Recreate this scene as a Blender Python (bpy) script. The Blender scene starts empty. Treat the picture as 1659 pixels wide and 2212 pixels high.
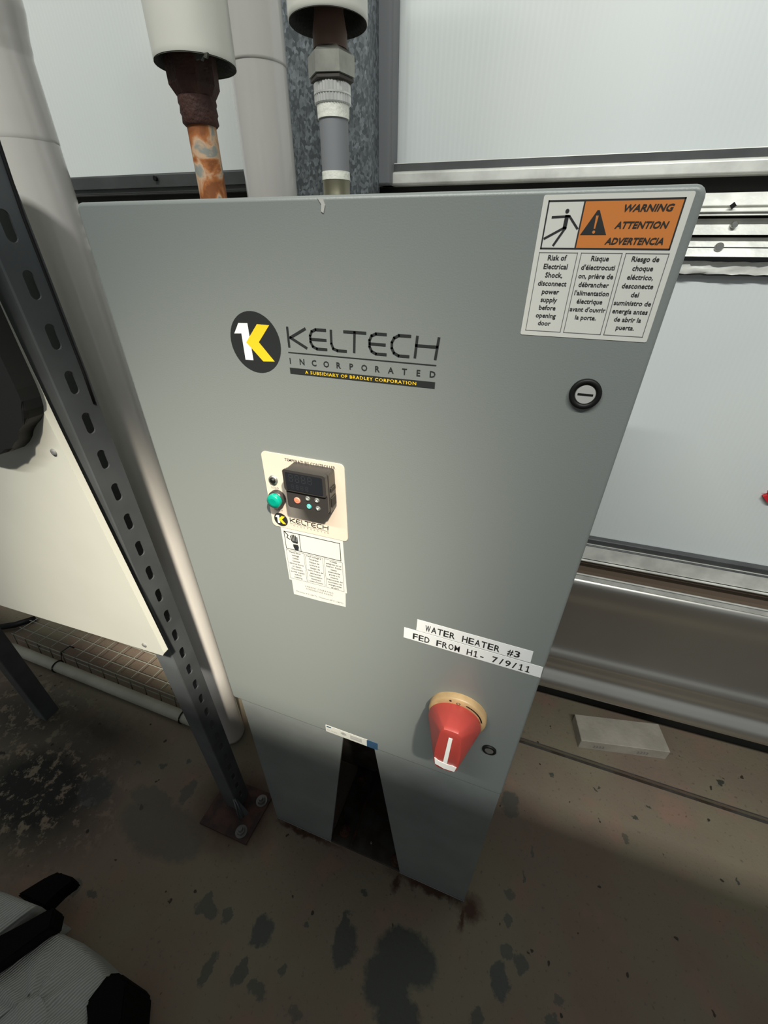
import bpy, bmesh, math, random
from mathutils import Vector, Matrix
random.seed(7)
SC = bpy.context.scene
COL = SC.collection
PI = math.pi

# ------------------------------------------------------------------ camera
cam_d = bpy.data.cameras.new('camera')
cam = bpy.data.objects.new('camera', cam_d); COL.objects.link(cam)
R = ((0.94260803, 0.18599487, -0.27730129), (0.33383687, -0.50864763, 0.79361863), (0.00656035, -0.84064469, -0.54154729))
cam.matrix_world = Matrix(((R[0][0], -R[0][1], -R[0][2], 0.39285),
                           (R[1][0], -R[1][1], -R[1][2], -0.32268),
                           (R[2][0], -R[2][1], -R[2][2], 1.19814), (0, 0, 0, 1)))
cam_d.sensor_fit = 'HORIZONTAL'; cam_d.sensor_width = 36.0
cam_d.lens = 36.0 * 890.3 / 1659.0
cam_d.clip_start = 0.01
SC.camera = cam

# ------------------------------------------------------------------ world, lights, exposure
world = bpy.data.worlds.new('world'); SC.world = world; world.use_nodes = True
world.node_tree.nodes['Background'].inputs[0].default_value = (0.88, 0.93, 0.94, 1)
world.node_tree.nodes['Background'].inputs[1].default_value = 0.235
SC.view_settings.view_transform = 'Standard'; SC.view_settings.look = 'None'
SC.view_settings.exposure = 0.0; SC.view_settings.gamma = 1.0
SC.view_settings.use_curve_mapping = False

def area(name, loc, target, sx, sy, power, col):
    d = bpy.data.lights.new(name, 'AREA'); d.shape = 'RECTANGLE'; d.size = sx; d.size_y = sy
    d.energy = power; d.color = col
    o = bpy.data.objects.new(name, d); COL.objects.link(o)
    o.location = loc
    o.rotation_euler = (Vector(target) - Vector(loc)).to_track_quat('-Z', 'Y').to_euler()
    return o
# overhead tube behind the photographer, above the added plate that shades the foreground
area('ceiling_tube', (0.40, -1.25, 2.89), (0.40, 0.1, 0.9), 2.4, 0.05, 58, (0.98, 1.0, 0.95))
for i, (yy, pw) in enumerate(((-2.3, 1.5), (-3.1, 1.5))):
    area('far_tube', (1.0, yy, 2.9), (0.6, 0.4, 1.6), 1.3, 0.05, pw, (0.95, 1.0, 1.0))
# added warm spot, high right, brightening the door's lower left and the pipe
sd = bpy.data.lights.new('warm_fill_spot', 'SPOT'); sd.energy = 980; sd.color = (1.0, 0.92, 0.76)
sd.spot_size = math.radians(17); sd.spot_blend = 1.0; sd.shadow_soft_size = 0.05
so = bpy.data.objects.new('warm_fill_spot', sd); COL.objects.link(so)
so.location = (1.30, -1.30, 2.98)
so.rotation_euler = (Vector((-0.18, 0.09, 0.34)) - so.location).to_track_quat('-Z', 'Y').to_euler()

# ------------------------------------------------------------------ materials
def nt(m): return m.node_tree.nodes, m.node_tree.links
def mat(name, col, rough=0.5, metal=0.0, var=0.0, vscale=8.0, bump=0.0, bscale=200.0, spec=0.5, coat=0.0, col2=None, emit=None):
    m = bpy.data.materials.new(name); m.use_nodes = True
    N, L = nt(m); b = N['Principled BSDF']
    b.inputs['Base Color'].default_value = (*col, 1); b.inputs['Roughness'].default_value = rough
    b.inputs['Metallic'].default_value = metal; b.inputs['Specular IOR Level'].default_value = spec
    b.inputs['Coat Weight'].default_value = coat; b.inputs['Coat Roughness'].default_value = 0.08
    tc = N.new('ShaderNodeTexCoord')
    if var or col2:
        n = N.new('ShaderNodeTexNoise'); n.inputs['Scale'].default_value = vscale; n.inputs['Detail'].default_value = 5
        L.new(tc.outputs['Object'], n.inputs['Vector'])
        r = N.new('ShaderNodeValToRGB')
        c2 = col2 or tuple(max(0, c * (1 - var)) for c in col)
        r.color_ramp.elements[0].position = 0.38; r.color_ramp.elements[1].position = 0.62
        r.color_ramp.elements[0].color = (*c2, 1); r.color_ramp.elements[1].color = (*col, 1)
        L.new(n.outputs['Fac'], r.inputs[0]); L.new(r.outputs[0], b.inputs['Base Color'])
    if bump:
        n2 = N.new('ShaderNodeTexNoise'); n2.inputs['Scale'].default_value = bscale; n2.inputs['Detail'].default_value = 3
        L.new(tc.outputs['Object'], n2.inputs['Vector'])
        bp = N.new('ShaderNodeBump'); bp.inputs['Strength'].default_value = bump; bp.inputs['Distance'].default_value = 0.002
        L.new(n2.outputs['Fac'], bp.inputs['Height']); L.new(bp.outputs[0], b.inputs['Normal'])
    if emit:
        b.inputs['Emission Color'].default_value = (*emit, 1); b.inputs['Emission Strength'].default_value = 1
    return m

M = {}
M['door'] = mat('grey_paint', (0.200, 0.218, 0.210), 0.36, bump=0.06, bscale=900)
M['legpaint'] = mat('stand_paint', (0.225, 0.245, 0.24), 0.4, var=0.12, vscale=14)
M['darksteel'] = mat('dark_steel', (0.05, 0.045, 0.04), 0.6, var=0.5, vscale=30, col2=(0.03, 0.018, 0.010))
M['plate'] = mat('rusty_plate', (0.085, 0.040, 0.030), 0.8, col2=(0.035, 0.022, 0.020), vscale=35, bump=0.6, bscale=200)
M['boltsteel'] = mat('bolt_steel', (0.17, 0.165, 0.16), 0.5, 0.5)
M['rust'] = mat('rust', (0.16, 0.055, 0.018), 0.85, col2=(0.035, 0.016, 0.010), vscale=60, bump=0.8, bscale=300)
M['darkrust'] = mat('dark_rust', (0.060, 0.020, 0.012), 0.75, col2=(0.035, 0.013, 0.010), vscale=40, bump=0.7, bscale=260)
M['jacket'] = mat('pipe_jacket', (0.60, 0.59, 0.53), 0.35, var=0.05, vscale=20)
M['pvc'] = mat('white_pvc', (0.66, 0.63, 0.60), 0.16, var=0.06, vscale=9, coat=0.5)
M['foam'] = mat('foam_dark', (0.035, 0.033, 0.028), 0.9, bump=0.8, bscale=400)
M['foamgrey'] = mat('foam_grey', (0.055, 0.058, 0.045), 0.9, bump=0.5, bscale=400)
M['panel'] = mat('white_panel', (0.50, 0.50, 0.45), 0.30, var=0.06, vscale=5)
M['black'] = mat('black_plastic', (0.006, 0.006, 0.006), 0.5, spec=0.3)
M['softblack'] = mat('black_soft', (0.004, 0.004, 0.004), 0.9, spec=0.1)
M['label'] = mat('label_white', (0.64, 0.635, 0.59), 0.33)
M['tape'] = mat('tape_white', (0.78, 0.79, 0.79), 0.35)
M['cream'] = mat('plate_cream', (0.68, 0.58, 0.48), 0.35)
M['ink'] = mat('black_ink', (0.018, 0.020, 0.020), 0.5)
M['greyink'] = mat('grey_ink', (0.13, 0.13, 0.13), 0.6)
M['orange'] = mat('label_orange', (0.60, 0.20, 0.045), 0.35)
M['yellow'] = mat('logo_yellow', (0.90, 0.58, 0.02), 0.4)
M['white'] = mat('logo_white', (0.88, 0.88, 0.86), 0.4)
M['green'] = mat('green_lens', (0.0, 0.27, 0.19), 0.25, coat=0.6)
M['salmon'] = mat('salmon_button', (0.72, 0.22, 0.15), 0.4)
M['teal'] = mat('teal_button', (0.05, 0.40, 0.38), 0.4)
M['greybtn'] = mat('grey_button', (0.12, 0.13, 0.12), 0.4)
M['bezel'] = mat('bezel_black', (0.035, 0.032, 0.030), 0.32)
M['screen'] = mat('display_screen', (0.014, 0.016, 0.020), 0.15)
M['seg'] = mat('display_segment', (0.028, 0.031, 0.034), 0.4)
M['chrome'] = mat('chrome', (0.62, 0.62, 0.59), 0.28, 0.45)
M['zinc'] = mat('zinc_plate', (0.42, 0.42, 0.40), 0.35, 0.8)
M['tan'] = mat('tan_plastic', (0.50, 0.34, 0.17), 0.4, var=0.25, vscale=40)
M['red'] = mat('red_plastic', (0.42, 0.055, 0.045), 0.38, coat=0.1)
M['blue'] = mat('label_blue', (0.03, 0.075, 0.14), 0.4)
M['mid'] = mat('label_grey', (0.42, 0.42, 0.40), 0.4)
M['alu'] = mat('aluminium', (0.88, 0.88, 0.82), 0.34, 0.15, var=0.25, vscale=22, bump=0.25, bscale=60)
M['aludark'] = mat('dark_and_shaded_aluminium', (0.12, 0.125, 0.125), 0.45, 0.4, var=0.3, vscale=12)  # dark metal; also carries the shade painted on the glazing bars
M['skirt'] = mat('sheet_aluminium', (0.64, 0.62, 0.58), 0.36, 0.9, var=0.08, vscale=4)
M['darkgap'] = mat('dark_gap', (0.018, 0.018, 0.015), 0.8)
M['brown'] = mat('brown_gap', (0.17, 0.125, 0.090), 0.7)
M['sill'] = mat('dark_sill', (0.022, 0.028, 0.028), 0.6)
M['brass'] = mat('dull_brass', (0.20, 0.19, 0.13), 0.35, 0.7)
M['fitting'] = mat('grey_fitting', (0.33, 0.33, 0.29), 0.4, 0.6, var=0.3, vscale=50)
M['redbrown'] = mat('red_brown_iron', (0.12, 0.065, 0.045), 0.6)
M['sleeve'] = mat('grey_sleeve', (0.19, 0.195, 0.205), 0.6)
M['thread'] = mat('white_thread_tape', (0.72, 0.72, 0.64), 0.6, bump=0.5, bscale=200)
M['strut'] = mat('strut_steel', (0.12, 0.13, 0.138), 0.5, 0.55, var=0.25, vscale=12)
M['strutface'] = mat('strut_front', (0.17, 0.185, 0.195), 0.5, 0.5, var=0.25, vscale=12)
M['wire'] = mat('wire_coating', (0.30, 0.30, 0.25), 0.5)
M['floorpvc'] = mat('dirty_pvc', (0.50, 0.49, 0.40), 0.5, var=0.2, vscale=10)
M['block'] = mat('pale_wood', (0.42, 0.38, 0.32), 0.8, var=0.18, vscale=18, bump=0.4, bscale=120)
M['stamp'] = mat('faded_stamp', (0.20, 0.18, 0.17), 0.8)
M['paintedge'] = mat('edge_paint', (0.26, 0.28, 0.27), 0.45)
M['redclip'] = mat('bright_red', (0.65, 0.02, 0.03), 0.4)

def galv():
    m = bpy.data.materials.new('spangled_galvanised'); m.use_nodes = True
    N, L = nt(m); b = N['Principled BSDF']; b.inputs['Metallic'].default_value = 0.55; b.inputs['Roughness'].default_value = 0.45
    tc = N.new('ShaderNodeTexCoord'); mp = N.new('ShaderNodeMapping'); mp.inputs['Scale'].default_value = (1, 1, 0.75)
    L.new(tc.outputs['Object'], mp.inputs[0])
    v = N.new('ShaderNodeTexVoronoi'); v.inputs['Scale'].default_value = 300
    n = N.new('ShaderNodeTexNoise'); n.inputs['Scale'].default_value = 45; n.inputs['Detail'].default_value = 4
    L.new(mp.outputs[0], v.inputs['Vector']); L.new(tc.outputs['Object'], n.inputs['Vector'])
    mx = N.new('ShaderNodeMath'); mx.operation = 'MULTIPLY'
    sp = N.new('ShaderNodeSeparateColor'); L.new(v.outputs['Color'], sp.inputs[0])
    L.new(sp.outputs[0], mx.inputs[0]); L.new(n.outputs['Fac'], mx.inputs[1])
    r = N.new('ShaderNodeValToRGB'); e = r.color_ramp.elements
    e[0].position = 0.10; e[0].color = (0.13, 0.145, 0.155, 1); e[1].position = 0.62; e[1].color = (0.38, 0.42, 0.45, 1)
    L.new(mx.outputs[0], r.inputs[0]); L.new(r.outputs[0], b.inputs['Base Color'])
    return m
M['galv'] = galv()

def polycarb():
    m = bpy.data.materials.new('twinwall_polycarbonate'); m.use_nodes = True
    N, L = nt(m); b = N['Principled BSDF']
    b.inputs['Base Color'].default_value = (0.56, 0.59, 0.57, 1); b.inputs['Roughness'].default_value = 0.33
    tc = N.new('ShaderNodeTexCoord')
    w = N.new('ShaderNodeTexWave'); w.wave_type = 'BANDS'; w.bands_direction = 'X'; w.inputs['Scale'].default_value = 42
    w.inputs['Distortion'].default_value = 0.0
    L.new(tc.outputs['Object'], w.inputs['Vector'])
    n = N.new('ShaderNodeTexNoise'); n.inputs['Scale'].default_value = 2.2; n.inputs['Detail'].default_value = 2
    L.new(tc.outputs['Object'], n.inputs['Vector'])
    r = N.new('ShaderNodeValToRGB'); e = r.color_ramp.elements
    e[0].position = 0.35; e[0].color = (0.72, 0.76, 0.76, 1); e[1].position = 0.65; e[1].color = (0.80, 0.82, 0.79, 1)
    L.new(n.outputs['Fac'], r.inputs[0]); L.new(r.outputs[0], b.inputs['Base Color'])
    bp = N.new('ShaderNodeBump'); bp.inputs['Strength'].default_value = 0.22; bp.inputs['Distance'].default_value = 0.0006
    L.new(w.outputs['Fac'], bp.inputs['Height']); L.new(bp.outputs[0], b.inputs['Normal'])
    return m
M['poly'] = polycarb()

def rusty_pipe():
    m = bpy.data.materials.new('rusty_nipple'); m.use_nodes = True
    N, L = nt(m); b = N['Principled BSDF']; b.inputs['Roughness'].default_value = 0.75
    tc = N.new('ShaderNodeTexCoord')
    n = N.new('ShaderNodeTexNoise'); n.inputs['Scale'].default_value = 38; n.inputs['Detail'].default_value = 6; n.inputs['Distortion'].default_value = 0.6
    L.new(tc.outputs['Object'], n.inputs['Vector'])
    r = N.new('ShaderNodeValToRGB'); e = r.color_ramp.elements
    e[0].position = 0.40; e[0].color = (0.20, 0.06, 0.012, 1); e[1].position = 0.57; e[1].color = (0.23, 0.24, 0.215, 1)
    k = e.new(0.46); k.color = (0.36, 0.12, 0.03, 1); k2 = e.new(0.52); k2.color = (0.52, 0.34, 0.21, 1)
    L.new(n.outputs['Fac'], r.inputs[0]); L.new(r.outputs[0], b.inputs['Base Color'])
    bp = N.new('ShaderNodeBump'); bp.inputs['Strength'].default_value = 0.5; bp.inputs['Distance'].default_value = 0.002
    L.new(n.outputs['Fac'], bp.inputs['Height']); L.new(bp.outputs[0], b.inputs['Normal'])
    return m
M['nipple'] = rusty_pipe()

def ribbed():
    m = bpy.data.materials.new('ribbed_fabric'); m.use_nodes = True
    N, L = nt(m); b = N['Principled BSDF']; b.inputs['Roughness'].default_value = 0.85
    tc = N.new('ShaderNodeTexCoord'); mp = N.new('ShaderNodeMapping'); mp.inputs['Rotation'].default_value = (0, 0, math.radians(25))
    L.new(tc.outputs['Object'], mp.inputs[0])
    w = N.new('ShaderNodeTexWave'); w.bands_direction = 'X'; w.inputs['Scale'].default_value = 75; w.inputs['Distortion'].default_value = 0.8
    L.new(mp.outputs[0], w.inputs['Vector'])
    r = N.new('ShaderNodeValToRGB'); e = r.color_ramp.elements
    e[0].color = (0.30, 0.32, 0.30, 1); e[1].color = (0.50, 0.51, 0.48, 1)
    L.new(w.outputs['Fac'], r.inputs[0]); L.new(r.outputs[0], b.inputs['Base Color'])
    bp = N.new('ShaderNodeBump'); bp.inputs['Strength'].default_value = 0.7; bp.inputs['Distance'].default_value = 0.002
    L.new(w.outputs['Fac'], bp.inputs['Height']); L.new(bp.outputs[0], b.inputs['Normal'])
    return m
M['fabric'] = ribbed()

# wet patches, chips and drips on the concrete: centre x, y, half width, half depth, strength
STAINS = [(0.248,-0.131,0.026,0.033,1),(0.235,-0.105,0.008,0.024,1),(0.372,-0.105,0.062,0.040,1),(0.345,-0.150,0.045,0.045,1),(0.385,-0.190,0.040,0.035,1),(0.077,-0.170,0.022,0.024,1),
 (0.544,0.242,0.022,0.032,.8),(-0.253,-0.098,0.120,0.055,.55),(-0.32,-0.06,0.07,0.03,.5),(-0.481,-0.091,0.045,0.036,.95),(-0.053,-0.182,0.024,0.012,.8),(-0.062,-0.165,0.010,0.016,.8),
 (-0.007,-0.174,0.012,0.011,.8),(0.114,-0.241,0.020,0.013,.8),(0.071,-0.232,0.010,0.024,.9),(0.008,-0.255,0.009,0.024,.8),(0.196,-0.245,0.017,0.008,.6),
 (0.553,-0.076,0.018,0.025,1),(0.562,-0.033,0.014,0.012,.8),(0.589,-0.037,0.014,0.013,.9),(0.663,-0.065,0.009,0.008,.7),(0.647,-0.097,0.011,0.011,.8),
 (0.517,-0.137,0.015,0.014,.9),(0.558,0.063,0.013,0.008,.7),(0.560,0.017,0.008,0.012,.8),(-0.305,-0.244,0.013,0.007,.8),(-0.354,-0.249,0.016,0.014,.7),
 (-0.252,-0.012,0.014,0.029,.7),(0.877,0.357,0.008,0.004,1),(0.750,0.356,0.005,0.004,1),(0.762,0.362,0.004,0.003,1),(0.841,0.316,0.008,0.004,1),(0.814,0.263,0.008,0.010,.7),
 (1.069,0.484,0.010,0.005,1.3),(1.039,0.260,0.004,0.005,1),(0.644,0.352,0.006,0.004,1),(0.255,-0.045,0.007,0.005,.9),(0.159,-0.132,0.005,0.005,.9),(0.147,-0.201,0.006,0.009,.8),
 (0.600,0.160,0.004,0.008,.9),(0.585,0.10,0.004,0.009,.9),(0.64,0.42,0.4,0.003,0.0),(-0.36,0.02,0.012,0.006,.9),(-0.43,0.00,0.010,0.005,.9),(-0.30,0.05,0.006,0.010,.9)]
def concrete():
    m = bpy.data.materials.new('stained_concrete'); m.use_nodes = True
    N, L = nt(m); b = N['Principled BSDF']
    def math_(op, a=None, c=None, va=0.0, vc=0.0, clamp=False):
        n = N.new('ShaderNodeMath'); n.operation = op; n.use_clamp = clamp
        if a is not None: L.new(a, n.inputs[0])
        else: n.inputs[0].default_value = va
        if c is not None: L.new(c, n.inputs[1])
        else: n.inputs[1].default_value = vc
        return n.outputs[0]
    tc = N.new('ShaderNodeTexCoord'); P = tc.outputs['Object']
    nz = N.new('ShaderNodeTexNoise'); nz.inputs['Scale'].default_value = 42; nz.inputs['Detail'].default_value = 6; nz.inputs['Roughness'].default_value = 0.65
    L.new(P, nz.inputs['Vector'])
    ds = N.new('ShaderNodeVectorMath'); ds.operation = 'MULTIPLY_ADD'
    ds.inputs[1].default_value = (0.040, 0.040, 0); ds.inputs[2].default_value = (-0.020, -0.020, 0)
    L.new(nz.outputs['Color'], ds.inputs[0])
    ad = N.new('ShaderNodeVectorMath'); ad.operation = 'ADD'; L.new(P, ad.inputs[0]); L.new(ds.outputs[0], ad.inputs[1])
    PW = ad.outputs[0]
    def ell(cx, cy, rx, ry, soft, src):
        s = N.new('ShaderNodeVectorMath'); s.operation = 'SUBTRACT'; L.new(src, s.inputs[0]); s.inputs[1].default_value = (cx, cy, 0)
        q = N.new('ShaderNodeVectorMath'); q.operation = 'MULTIPLY'; L.new(s.outputs[0], q.inputs[0]); q.inputs[1].default_value = (1 / rx, 1 / ry, 0)
        l = N.new('ShaderNodeVectorMath'); l.operation = 'LENGTH'; L.new(q.outputs[0], l.inputs[0])
        mr = N.new('ShaderNodeMapRange'); mr.inputs['From Min'].default_value = 1 - soft; mr.inputs['From Max'].default_value = 1 + soft
        mr.inputs['To Min'].default_value = 1; mr.inputs['To Max'].default_value = 0
        L.new(l.outputs['Value'], mr.inputs['Value']); return mr.outputs[0]
    acc = None
    for cx, cy, rx, ry, st in STAINS:
        if st <= 0: continue
        e = math_('MULTIPLY', ell(cx, cy, rx, ry, 0.12, PW), None, vc=min(1, st))
        acc = e if acc is None else math_('MAXIMUM', acc, e)
    # large tonal mottling
    def noise(sc, det, vec=P, dist=0.0):
        n = N.new('ShaderNodeTexNoise'); n.inputs['Scale'].default_value = sc; n.inputs['Detail'].default_value = det
        n.inputs['Distortion'].default_value = dist; L.new(vec, n.inputs['Vector']); return n.outputs['Fac']
    def ramp(f, c0, c1, p0, p1):
        r = N.new('ShaderNodeValToRGB'); e = r.color_ramp.elements
        e[0].position = p0; e[0].color = (*c0, 1); e[1].position = p1; e[1].color = (*c1, 1)
        L.new(f, r.inputs[0]); return r.outputs[0]
    def mix(f, a, c, fv=None):
        x = N.new('ShaderNodeMix'); x.data_type = 'RGBA'
        if f is not None: L.new(f, x.inputs[0])
        else: x.inputs[0].default_value = fv
        if isinstance(a, tuple): x.inputs[6].default_value = (*a, 1)
        else: L.new(a, x.inputs[6])
        if isinstance(c, tuple): x.inputs[7].default_value = (*c, 1)
        else: L.new(c, x.inputs[7])
        return x.outputs[2]
    base = ramp(noise(3.2, 4), (0.190, 0.138, 0.102), (0.200, 0.172, 0.116), 0.40, 0.60)
    base = mix(ramp(noise(9, 3), (0, 0, 0), (1, 1, 1), 0.56, 0.72), base, (0.240, 0.152, 0.112))
    base = mix(ramp(noise(120, 4), (0, 0, 0), (1, 1, 1), 0.62, 0.72), base, (0.13, 0.105, 0.078))
    # small scattered chips
    base = mix(ramp(noise(34, 2), (0, 0, 0), (1, 1, 1), 0.715, 0.73), base, (0.034, 0.024, 0.015))
    base = mix(acc, base, (0.050, 0.052, 0.041))
    # black flaking tar in the left corner
    reg = math_('MAXIMUM', ell(-0.62, -0.14, 0.19, 0.12, 0.45, PW), math_('MULTIPLY', ell(-0.86, -0.01, 0.20, 0.10, 0.7, P), None, vc=0.75))
    tn = N.new('ShaderNodeTexNoise'); tn.inputs['Scale'].default_value = 30; tn.inputs['Detail'].default_value = 9; tn.inputs['Roughness'].default_value = 0.72; L.new(P, tn.inputs['Vector'])
    tar = math_('MULTIPLY', ramp(tn.outputs['Fac'], (0, 0, 0), (1, 1, 1), 0.42, 0.47), reg)
    base = mix(tar, base, (0.009, 0.008, 0.006))
    dark_patch = math_('MULTIPLY', ell(-0.60, 0.03, 0.16, 0.05, 0.8, PW), None, vc=0.85)  # soft-edged dark brown patch on the left floor
    base = mix(dark_patch, base, (0.014, 0.010, 0.006))
    # rust bleeding from the stand's feet
    ru = None
    for cx, cy, rx, ry in ((0.395, 0.012, 0.085, 0.009), (0.478, 0.010, 0.022, 0.022), (0.075, 0.012, 0.080, 0.007), (0.318, 0.000, 0.008, 0.018), (0.466, -0.010, 0.006, 0.020), (-0.105, 0.0, 0.09, 0.075)):
        e = ell(cx, cy, rx, ry, 0.5, PW); ru = e if ru is None else math_('MAXIMUM', ru, e)
    base = mix(ru, base, (0.055, 0.022, 0.009))
    L.new(base, b.inputs['Base Color'])
    rr = N.new('ShaderNodeMapRange'); rr.inputs['To Min'].default_value = 0.75; rr.inputs['To Max'].default_value = 0.42
    L.new(acc, rr.inputs['Value']); L.new(rr.outputs[0], b.inputs['Roughness'])
    bp = N.new('ShaderNodeBump'); bp.inputs['Strength'].default_value = 0.35; bp.inputs['Distance'].default_value = 0.002
    L.new(noise(140, 4), bp.inputs['Height']); L.new(bp.outputs[0], b.inputs['Normal'])
    return m
M['floor'] = concrete()

# ------------------------------------------------------------------ mesh helpers
class B:
    """collects geometry with several materials, linked as one mesh object"""
    def __init__(s): s.bm = bmesh.new(); s.mats = []
    def mi(s, m):
        if m not in s.mats: s.mats.append(m)
        return s.mats.index(m)
    def faces(s, vs, fs, m, smooth=False):
        k = s.mi(m); v = [s.bm.verts.new(p) for p in vs]; out = []
        for f in fs:
            try: q = s.bm.faces.new([v[i] for i in f])
            except ValueError: continue
            q.material_index = k; q.smooth = smooth; out.append(q)
        return v, out
    def box(s, x0, x1, y0, y1, z0, z1, m, bev=0.0, seg=2):
        vs = [(x, y, z) for x in (x0, x1) for y in (y0, y1) for z in (z0, z1)]
        v, f = s.faces(vs, [(0, 1, 3, 2), (4, 6, 7, 5), (0, 4, 5, 1), (2, 3, 7, 6), (0, 2, 6, 4), (1, 5, 7, 3)], m)
        if bev:
            es = list({e for q in f for e in q.edges})
            r = bmesh.ops.bevel(s.bm, geom=es, offset=bev, segments=seg, profile=0.5, affect='EDGES')
            for q in r['faces']: q.smooth = True
        return s
    def prism(s, pts, y0, y1, m, smooth=False):     # outline in x,z, extruded along y
        n = len(pts); vs = [(x, y0, z) for x, z in pts] + [(x, y1, z) for x, z in pts]
        s.faces(vs, [tuple(range(n)), tuple(range(2 * n - 1, n - 1, -1))] + [(i, i + n, (i + 1) % n + n, (i + 1) % n) for i in range(n)], m)
        return s
    def prismz(s, pts, z0, z1, m):
        n = len(pts); vs = [(x, y, z0) for x, y in pts] + [(x, y, z1) for x, y in pts]
        s.faces(vs, [tuple(range(n - 1, -1, -1)), tuple(range(n, 2 * n))] + [(i, (i + 1) % n, (i + 1) % n + n, i + n) for i in range(n)], m)
        return s
    def lathe(s, c, prof, m, axis='Z', n=40, smooth=True, cap=True):
        """prof: list of (radius, offset along axis)"""
        vs = []; pf = [prof[0]]
        for q0, q1 in zip(prof[:-1], prof[1:]):      # holding rings keep long smooth walls straight
            ln = math.hypot(q1[0] - q0[0], q1[1] - q0[1])
            if ln > 0.02 and smooth:
                for k in (0.003 / ln, 1 - 0.003 / ln): pf.append((q0[0] + (q1[0] - q0[0]) * k, q0[1] + (q1[1] - q0[1]) * k))
            pf.append(q1)
        prof = pf
        for r, t in prof:
            for i in range(n):
                a = 2 * PI * i / n; u, w = r * math.cos(a), r * math.sin(a)
                vs.append({'Z': (c[0] + u, c[1] + w, c[2] + t), 'Y': (c[0] + u, c[1] + t, c[2] + w), 'X': (c[0] + t, c[1] + u, c[2] + w)}[axis])
        fs = []
        for j in range(len(prof) - 1):
            for i in range(n):
                a, b_, c_, d = j * n + i, j * n + (i + 1) % n, (j + 1) * n + (i + 1) % n, (j + 1) * n + i
                fs.append((a, b_, c_, d))
        v, f = s.faces(vs, fs, m, smooth)
        if cap:
            k = s.mi(m)
            for ring in (v[:n], v[-n:]):
                q = s.bm.faces.new([s.bm.verts.new(w.co) for w in ring]); q.material_index = k
        return s
    def spin(s, c, deg):
        s.bm.transform(Matrix.Translation((c[0], c[1], 0)) @ Matrix.Rotation(math.radians(deg), 4, 'Z') @ Matrix.Translation((-c[0], -c[1], 0))); return s
    def tube(s, pts, r, m, n=8, closed=False):
        pts = [Vector(p) for p in pts]; vs = []; ups = Vector((0, 0, 1))
        for i, p in enumerate(pts):
            a = pts[max(0, i - 1)]; b_ = pts[min(len(pts) - 1, i + 1)]
            d = (b_ - a).normalized(); up = ups if abs(d.z) < 0.95 else Vector((0, 1, 0))
            u = d.cross(up).normalized(); w = u.cross(d)
            for k in range(n):
                t = 2 * PI * k / n; vs.append(tuple(p + u * r * math.cos(t) + w * r * math.sin(t)))
        fs = [(j * n + i, j * n + (i + 1) % n, (j + 1) * n + (i + 1) % n, (j + 1) * n + i) for j in range(len(pts) - 1) for i in range(n)]
        fs += [tuple(range(n)), tuple(range(len(vs) - 1, len(vs) - n - 1, -1))]
        s.faces(vs, fs, m, True); return s
    def sheet(s, prof, x0, x1, m, th=0.002):        # profile of (y, z) swept along x
        vs = []
        for x in (x0, x1):
            for y, z in prof: vs.append((x, y, z))
        n = len(prof); s.faces(vs, [(i, i + 1, i + 1 + n, i + n) for i in range(n - 1)], m, True); return s
    def stroke(s, pts, w, y0, y1, m):               # flat pen stroke in x,z
        for (a, b_) in zip(pts[:-1], pts[1:]):
            d = Vector((b_[0] - a[0], b_[1] - a[1])); L_ = d.length; d /= L_; q = Vector((-d.y, d.x)) * w / 2; e = d * w * 0.35
            s.prism([(a[0] - e.x + q.x, a[1] - e.y + q.y), (a[0] - e.x - q.x, a[1] - e.y - q.y), (b_[0] + e.x - q.x, b_[1] + e.y - q.y), (b_[0] + e.x + q.x, b_[1] + e.y + q.y)], y0, y1, m)
        return s
    def text(s, txt, x, z, size, y, m, width=None, align='CENTER', bold=0.0, shear=0.0, spacing=1.0):
        cu = bpy.data.curves.new('t', 'FONT'); cu.body = txt; cu.size = size; cu.align_x = align; cu.offset = bold * size
        cu.shear = shear; cu.space_character = spacing; cu.resolution_u = 2
        o = bpy.data.objects.new('t', cu); COL.objects.link(o)
        bpy.context.view_layer.update()
        me = bpy.data.meshes.new_from_object(o.evaluated_get(bpy.context.evaluated_depsgraph_get()))
        xs = [v.co.x for v in me.vertices]
        if xs:
            sx = 1.0
            if width: sx = width / max(1e-6, max(xs) - min(xs))
            mid = {'CENTER': (max(xs) + min(xs)) / 2, 'LEFT': min(xs), 'RIGHT': max(xs)}[align]
            s.faces([(x + (v.co.x - mid) * sx, y, z + v.co.y) for v in me.vertices], [tuple(p.vertices) for p in me.polygons], m)
        bpy.data.objects.remove(o); bpy.data.curves.remove(cu); bpy.data.meshes.remove(me)
        return s
    def build(s, name, parent=None, label=None, fixn=True):
        if fixn: bmesh.ops.recalc_face_normals(s.bm, faces=[f for f in s.bm.faces if len(f.verts) < 400])
        me = bpy.data.meshes.new(name); s.bm.to_mesh(me); s.bm.free()
        for m in s.mats: me.materials.append(M[m])
        o = bpy.data.objects.new(name, me); COL.objects.link(o)
        if parent is not None:
            o.parent = parent; o.matrix_parent_inverse = parent.matrix_basis.inverted()
        if label: o['label'] = label
        return o

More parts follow.
